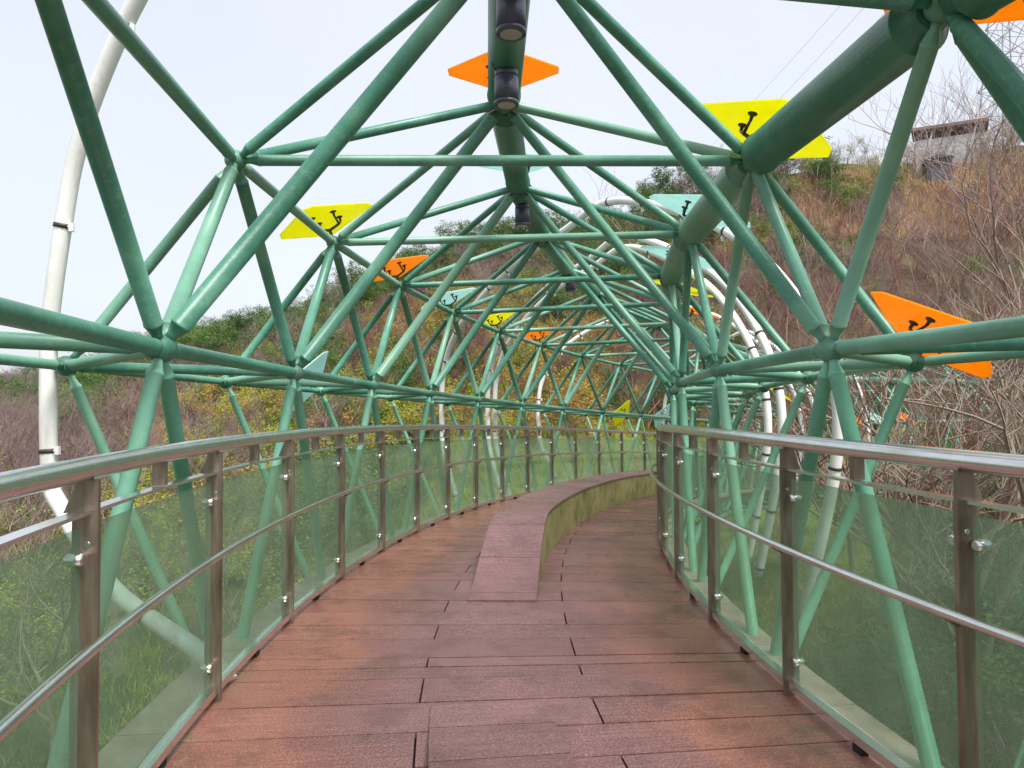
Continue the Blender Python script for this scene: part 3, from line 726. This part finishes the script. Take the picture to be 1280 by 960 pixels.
def gn_scatter(name,pts,obj,label):
    me=bpy.data.meshes.new(name); me.from_pydata([p[:3] for p in pts],[],[])
    a=me.attributes.new('rot','FLOAT_VECTOR','POINT'); a.data.foreach_set('vector',np.array([p[3] for p in pts],np.float32).ravel())
    a=me.attributes.new('scl','FLOAT','POINT'); a.data.foreach_set('value',np.array([p[4] for p in pts],np.float32))
    o=link(bpy.data.objects.new(name,me)); tag(o,label=label,kind='stuff')
    ng=bpy.data.node_groups.new(name,'GeometryNodeTree'); ng.interface.new_socket('Geometry',in_out='INPUT',socket_type='NodeSocketGeometry'); ng.interface.new_socket('Geometry',in_out='OUTPUT',socket_type='NodeSocketGeometry')
    gi=ng.nodes.new('NodeGroupInput'); gout=ng.nodes.new('NodeGroupOutput')
    mp=ng.nodes.new('GeometryNodeMeshToPoints'); ip=ng.nodes.new('GeometryNodeInstanceOnPoints'); oi=ng.nodes.new('GeometryNodeObjectInfo')
    oi.inputs['Object'].default_value=obj; oi.inputs['As Instance'].default_value=True
    r_=ng.nodes.new('GeometryNodeInputNamedAttribute'); r_.data_type='FLOAT_VECTOR'; r_.inputs['Name'].default_value='rot'
    s_=ng.nodes.new('GeometryNodeInputNamedAttribute'); s_.data_type='FLOAT'; s_.inputs['Name'].default_value='scl'
    e=ng.nodes.new('FunctionNodeEulerToRotation')
    l=ng.links.new
    l(gi.outputs[0],mp.inputs['Mesh']); l(mp.outputs[0],ip.inputs['Points']); l(oi.outputs['Geometry'],ip.inputs['Instance'])
    l(r_.outputs['Attribute'],e.inputs[0]); l(e.outputs[0],ip.inputs['Rotation']); l(s_.outputs['Attribute'],ip.inputs['Scale']); l(ip.outputs[0],gout.inputs[0])
    md=o.modifiers.new('scatter','NODES'); md.node_group=ng; return o
def merged(name,tr,cr):
    if cr is None: return bpy.data.objects.new(name,tr)
    mb=MB(); 
    mb.add([v.co for v in tr.vertices],[tuple(p.vertices) for p in tr.polygons],True,0); mb.add([v.co for v in cr.vertices],[tuple(p.vertices) for p in cr.polygons],False,1)
    return bpy.data.objects.new(name,mb.mesh(name,[tr.materials[0],cr.materials[0]]))
for (kd,i),rs_ in far.items():
    tr,cr=proto(kd,i); ob=merged('wood_source',tr,cr)
    gn_scatter('hillside_wood',[(x,y,z,(0,0,ro),sz) for (_,_,x,y,z,ro,sz,_,_) in rs_],ob,None)
# grass tufts
def tuft(rnd,n,h,m,sp=.18):
    mb=MB()
    for _ in range(n):
        a=rnd.uniform(0,6.28); r=abs(rnd.gauss(0,sp)); p=Vector((r*math.cos(a),r*math.sin(a),-.02)); l=h*rnd.uniform(.5,1.2)
        d=Vector((rnd.gauss(0,.3),rnd.gauss(0,.3),1)).normalized(); sdv=Vector((-math.sin(a),math.cos(a),0))*.011
        q=p+d*l*.6; t=q+(d+Vector((rnd.gauss(0,.5),rnd.gauss(0,.5),-.2)))*l*.4
        mb.add([p-sdv,p+sdv,q+sdv*.7,t,q-sdv*.7],[(0,1,2,4),(4,2,3)])
    return bpy.data.objects.new('grass_source',mb.mesh('grass_source',m))
gr1=tuft(random.Random(1),70,.34,M['leafyg'],.25); gr2=tuft(random.Random(2),70,.30,M['leafdark'],.28); gr3=tuft(random.Random(3),60,.45,M['leafor'],.25)
P1,P2,P3=[],[],[]
for _ in range(15000):
    y=rnd.uniform(0.5,1)**1.0*0+rnd.triangular(1.5,48,10); x=rnd.uniform(-1,1)*(3+y*.85)
    z=terrain(x,y); 
    rec=(x,y,z,(0,0,rnd.uniform(0,6.28)),rnd.uniform(.6,1.4)); v=noise.noise(Vector((x*.35,y*.35,2)))
    if y>15 and x>-3: (P1 if rnd.random()<.85 else P3).append(rec)
    elif x<0: (P2 if rnd.random()<.75 else P1).append(rec)
    else:
        if v>-.05 and rnd.random()<.8: (P2 if rnd.random()<.55 else P1 if rnd.random()<.6 else P3).append(rec)
for _ in range(5200):
    y=rnd.uniform(36,68); x=rnd.uniform(.32,.85)*y; z=terrain(x,y); qx,qy=topx(x,y,z)
    if 200<qy<300 and qx>990: P3.append((x,y,z,(0,0,rnd.uniform(0,6.28)),rnd.uniform(1.2,2.6)))
for nm,pts,ob in (('grass',P1,gr1),('grass',P2,gr2),('dry_grass',P3,gr3)):
    gn_scatter(nm,pts,ob,None)
# ------------------------------------------------------------------ near trees placed one by one
def custom_tree(name,Mx,label,seed,h,r,lean,m,depth=5,kids=(3,4),spread=.7,cat='tree',up=.1):
    mb,_=twigs(random.Random(seed),h,r,spread,depth,kids,lean,up,.35,4); root=empty(name,Mx,label,cat)
    part('trunk',mb,m,root,Mx); return root
def atpx(x,y,Yd):
    d=fw+rt*((x-640)/F)-upv*((y-480)/F); t=Yd/d.y; return Vector((0,0,EYE))+d*t
def onground(x,y,a=20,b=110):
    Yd=a
    while Yd<b:
        p=atpx(x,y,Yd)
        if terrain(p.x,p.y)>=p.z: return p
        Yd+=.25
    return atpx(x,y,b)
def rooted(x,Yd): p=atpx(x,560,Yd); return Matrix.Translation((p.x,p.y,terrain(p.x,p.y)))
custom_tree('bare_tree',rooted(1300,9.6),'gnarled bare tree with thick pale brown branches leaning left behind the right railing',5,8.4,.13,(-.45,.1),M['greybark'],5,(3,5),.95)
custom_tree('bare_tree',rooted(1250,12.5),'tall bare tree with slender pale branches reaching above the large orange panel',8,9.6,.10,(-.12,.05),M['greybark'],6,(3,4),.7,up=.2)
custom_tree('bare_tree',rooted(1150,15),'bare reddish tree just left of the tall bare one, behind the right truss legs',21,7.6,.075,(.05,0),M['redbark'],6,(3,4),.75)
custom_tree('bare_tree',rooted(1340,14),'bare dark tree at the right edge of the view, top twigs against the dry slope',33,10.5,.09,(-.15,0),M['bark'],6,(3,4),.7,up=.2)
custom_tree('bare_tree',rooted(1060,19),'bare reddish tree behind the second right truss leg',44,8.4,.07,(.1,0),M['redbark'],6,(3,4),.8)
custom_tree('bare_tree',rooted(1215,10.5),'dark reddish bare tree crowding the thick pale one behind the right railing',71,6.6,.08,(-.2,0),M['redbark'],6,(3,4),.85)
custom_tree('bare_tree',rooted(1120,12.5),'low dark bare tree right of the nearest right outer leg',83,5.6,.06,(.15,0),M['bark'],6,(3,4),.85)
custom_tree('bare_tree',rooted(70,11),'bare grey tree behind the white arch foot at the left edge',61,5.0,.06,(.1,0),M['greybark'],5,(3,4),.8)
# ------------------------------------------------------------------ hilltop pavilion, pylon, wires, hut
p=onground(1187,205,40,66); zt=terrain(p.x,p.y); DY=p.y; c=Vector((p.x,p.y,p.z)); Mp=Matrix.Translation((p.x,p.y,zt))@Matrix.Rotation(R(-25),4,'Z')
pv=empty('hilltop_pavilion',Mp,'open pavilion with flat brown roof on slanting white posts on the hilltop','pavilion')
H_=atpx(1187,163,DY).z-zt
M['roofb']=simple('brown_roof',[(.3,(.15,.11,.10)),(.7,(.22,.165,.15))],2,.8); M['blue']=simple('blue_tarpaulin',[(.3,(.05,.06,.09)),(.7,(.09,.10,.13))],2,.7); M['conc']=simple('pale_concrete',[(.3,(.42,.43,.44)),(.7,(.58,.59,.60))],2,.8)
mb=MB(); mb.prism([(-3.2,-1.6),(2.9,-1.6),(3.3,1.6),(-2.8,1.6)],H_-.12,H_+.16); part('roof',mb,M['roofb'],pv,Mp)
for x in (-1.9,1.5):
    for y in (-1.2,1.2):
        mb=MB(); mb.rings([(x-.6,y,-.5),(x+.9,y,H_+1.2)],[.09,.09],8); part('post',mb,M['conc'],pv,Mp)
mb=MB(); mb.box((-.3,0,H_*.3),(5.0,2.2,H_*.9)); part('base_wall',mb,M['conc'],pv,Mp)
for z in (1.2,1.6,2.0):
    mb=MB(); mb.rings([(-3.6,-1.7,z),(3.6,-1.7,z)],[.04,.04],6); part('guard_rail',mb,M['conc'],pv,Mp)
p=onground(1172,214,40,64); DY=p.y; Mp=Matrix.Translation((p.x,p.y,terrain(p.x,p.y)))@Matrix.Rotation(R(-20),4,'Z')
t=empty('storage_hut',Mp,'dark blue covered hut just below the hilltop pavilion','hut'); hz=max(1.2,atpx(1172,199,DY).z-Mp.translation.z)
mb=MB(); mb.box((0,0,hz/2-.2),(2.0,1.6,hz)); part('wall',mb,M['blue'],t,Mp)
mb=MB(); mb.prism([(-1.15,hz-.2),(1.15,hz-.2),(0,hz+.15)],-1.1,1.1,Matrix.Rotation(R(90),4,'X')); part('roof',mb,M['blue'],t,Mp)
# small pale house on the left hill
p=onground(412,388,40,95); Mp=Matrix.Translation((p.x,p.y,terrain(p.x,p.y)))
t=empty('hillside_house',Mp,'tiny pale house half hidden by trees on the left hillside','house'); hz=max(2.4,p.z-Mp.translation.z+.8)
mb=MB(); mb.box((0,0,hz/2),(2.6,2.4,hz)); wl=part('wall',mb,M['conc'],t,Mp)
mb=MB(); mb.prism([(-1.6,hz),(1.6,hz),(0,hz+.8)],-1.4,1.4,Matrix.Rotation(R(90),4,'X')); part('roof',mb,M['roofb'],t,Mp)
for x in (-.7,.6):
    mb=MB(); mb.box((x,-1.21,hz-.9),(.6,.06,.8)); part('window',mb,M['blue'],t,Mp)
# lattice pylon
M['galv']=simple('galvanised_steel',[(.3,(.20,.21,.22)),(.7,(.32,.33,.34))],2,.5)
bp=atpx(1262,190,120); zt=terrain(bp.x,bp.y); Mp=Matrix.Translation((bp.x,bp.y,bp.z-6)); top=46
py_=empty('power_pylon',Mp,'grey lattice power pylon on the skyline at the top right corner','pylon')
def pw(z): return 4.2*(1-z/top)+.5
mb=MB()
for a in (-1,1):
    for b in (-1,1): 
        q=MB(); q.rings([(a*pw(0)*1.4,b*pw(0)*1.4,-34),(a*pw(top),b*pw(top),top)],[.15,.10],5); part('leg',q,M['galv'],py_,Mp)
zs=[0,5,9.5,13.5,17.5,21,24.5,28,31,34,37,40,43]
for i in range(len(zs)-1):
    z0,z1=zs[i],zs[i+1]; w0,w1=pw(z0),pw(z1)
    for (ax,ay,bx,by) in ((-1,-1,1,-1),(1,-1,1,1),(1,1,-1,1),(-1,1,-1,-1)):
        mb.rings([(ax*w0,ay*w0,z0),(bx*w1,by*w1,z1)],[.06,.06],4); mb.rings([(bx*w0,by*w0,z0),(ax*w1,ay*w1,z1)],[.06,.06],4); mb.rings([(ax*w1,ay*w1,z1),(bx*w1,by*w1,z1)],[.05,.05],4)
part('lattice',mb,M['galv'],py_,Mp)
for z in (30,36,42):
    q=MB(); q.rings([(-6,0,z),(6,0,z)],[.1,.1],5); q.rings([(-6,0,z),(0,0,z+2)],[.07,.07],5); q.rings([(6,0,z),(0,0,z+2)],[.07,.07],5); part('crossarm',q,M['galv'],py_,Mp)
wl_=['lowest','second lowest','middle','second highest','highest']
for i in range(5):
    a=atpx(1110+i*42,-60-i*10,70); b=atpx(700+i*34,345-i*8,300); q=MB()
    pts=[a.lerp(b,t/12)-Vector((0,0,5*4*(t/12)*(1-t/12))) for t in range(13)]
    c=pts[0]; q.rings([v-c for v in pts],[.02]*13,4); o=part('power_line',q,M['galv'],None,Matrix.Translation(c)); tag(o,f'thin power line across the white sky, {wl_[i]} of the five','cable','power lines')
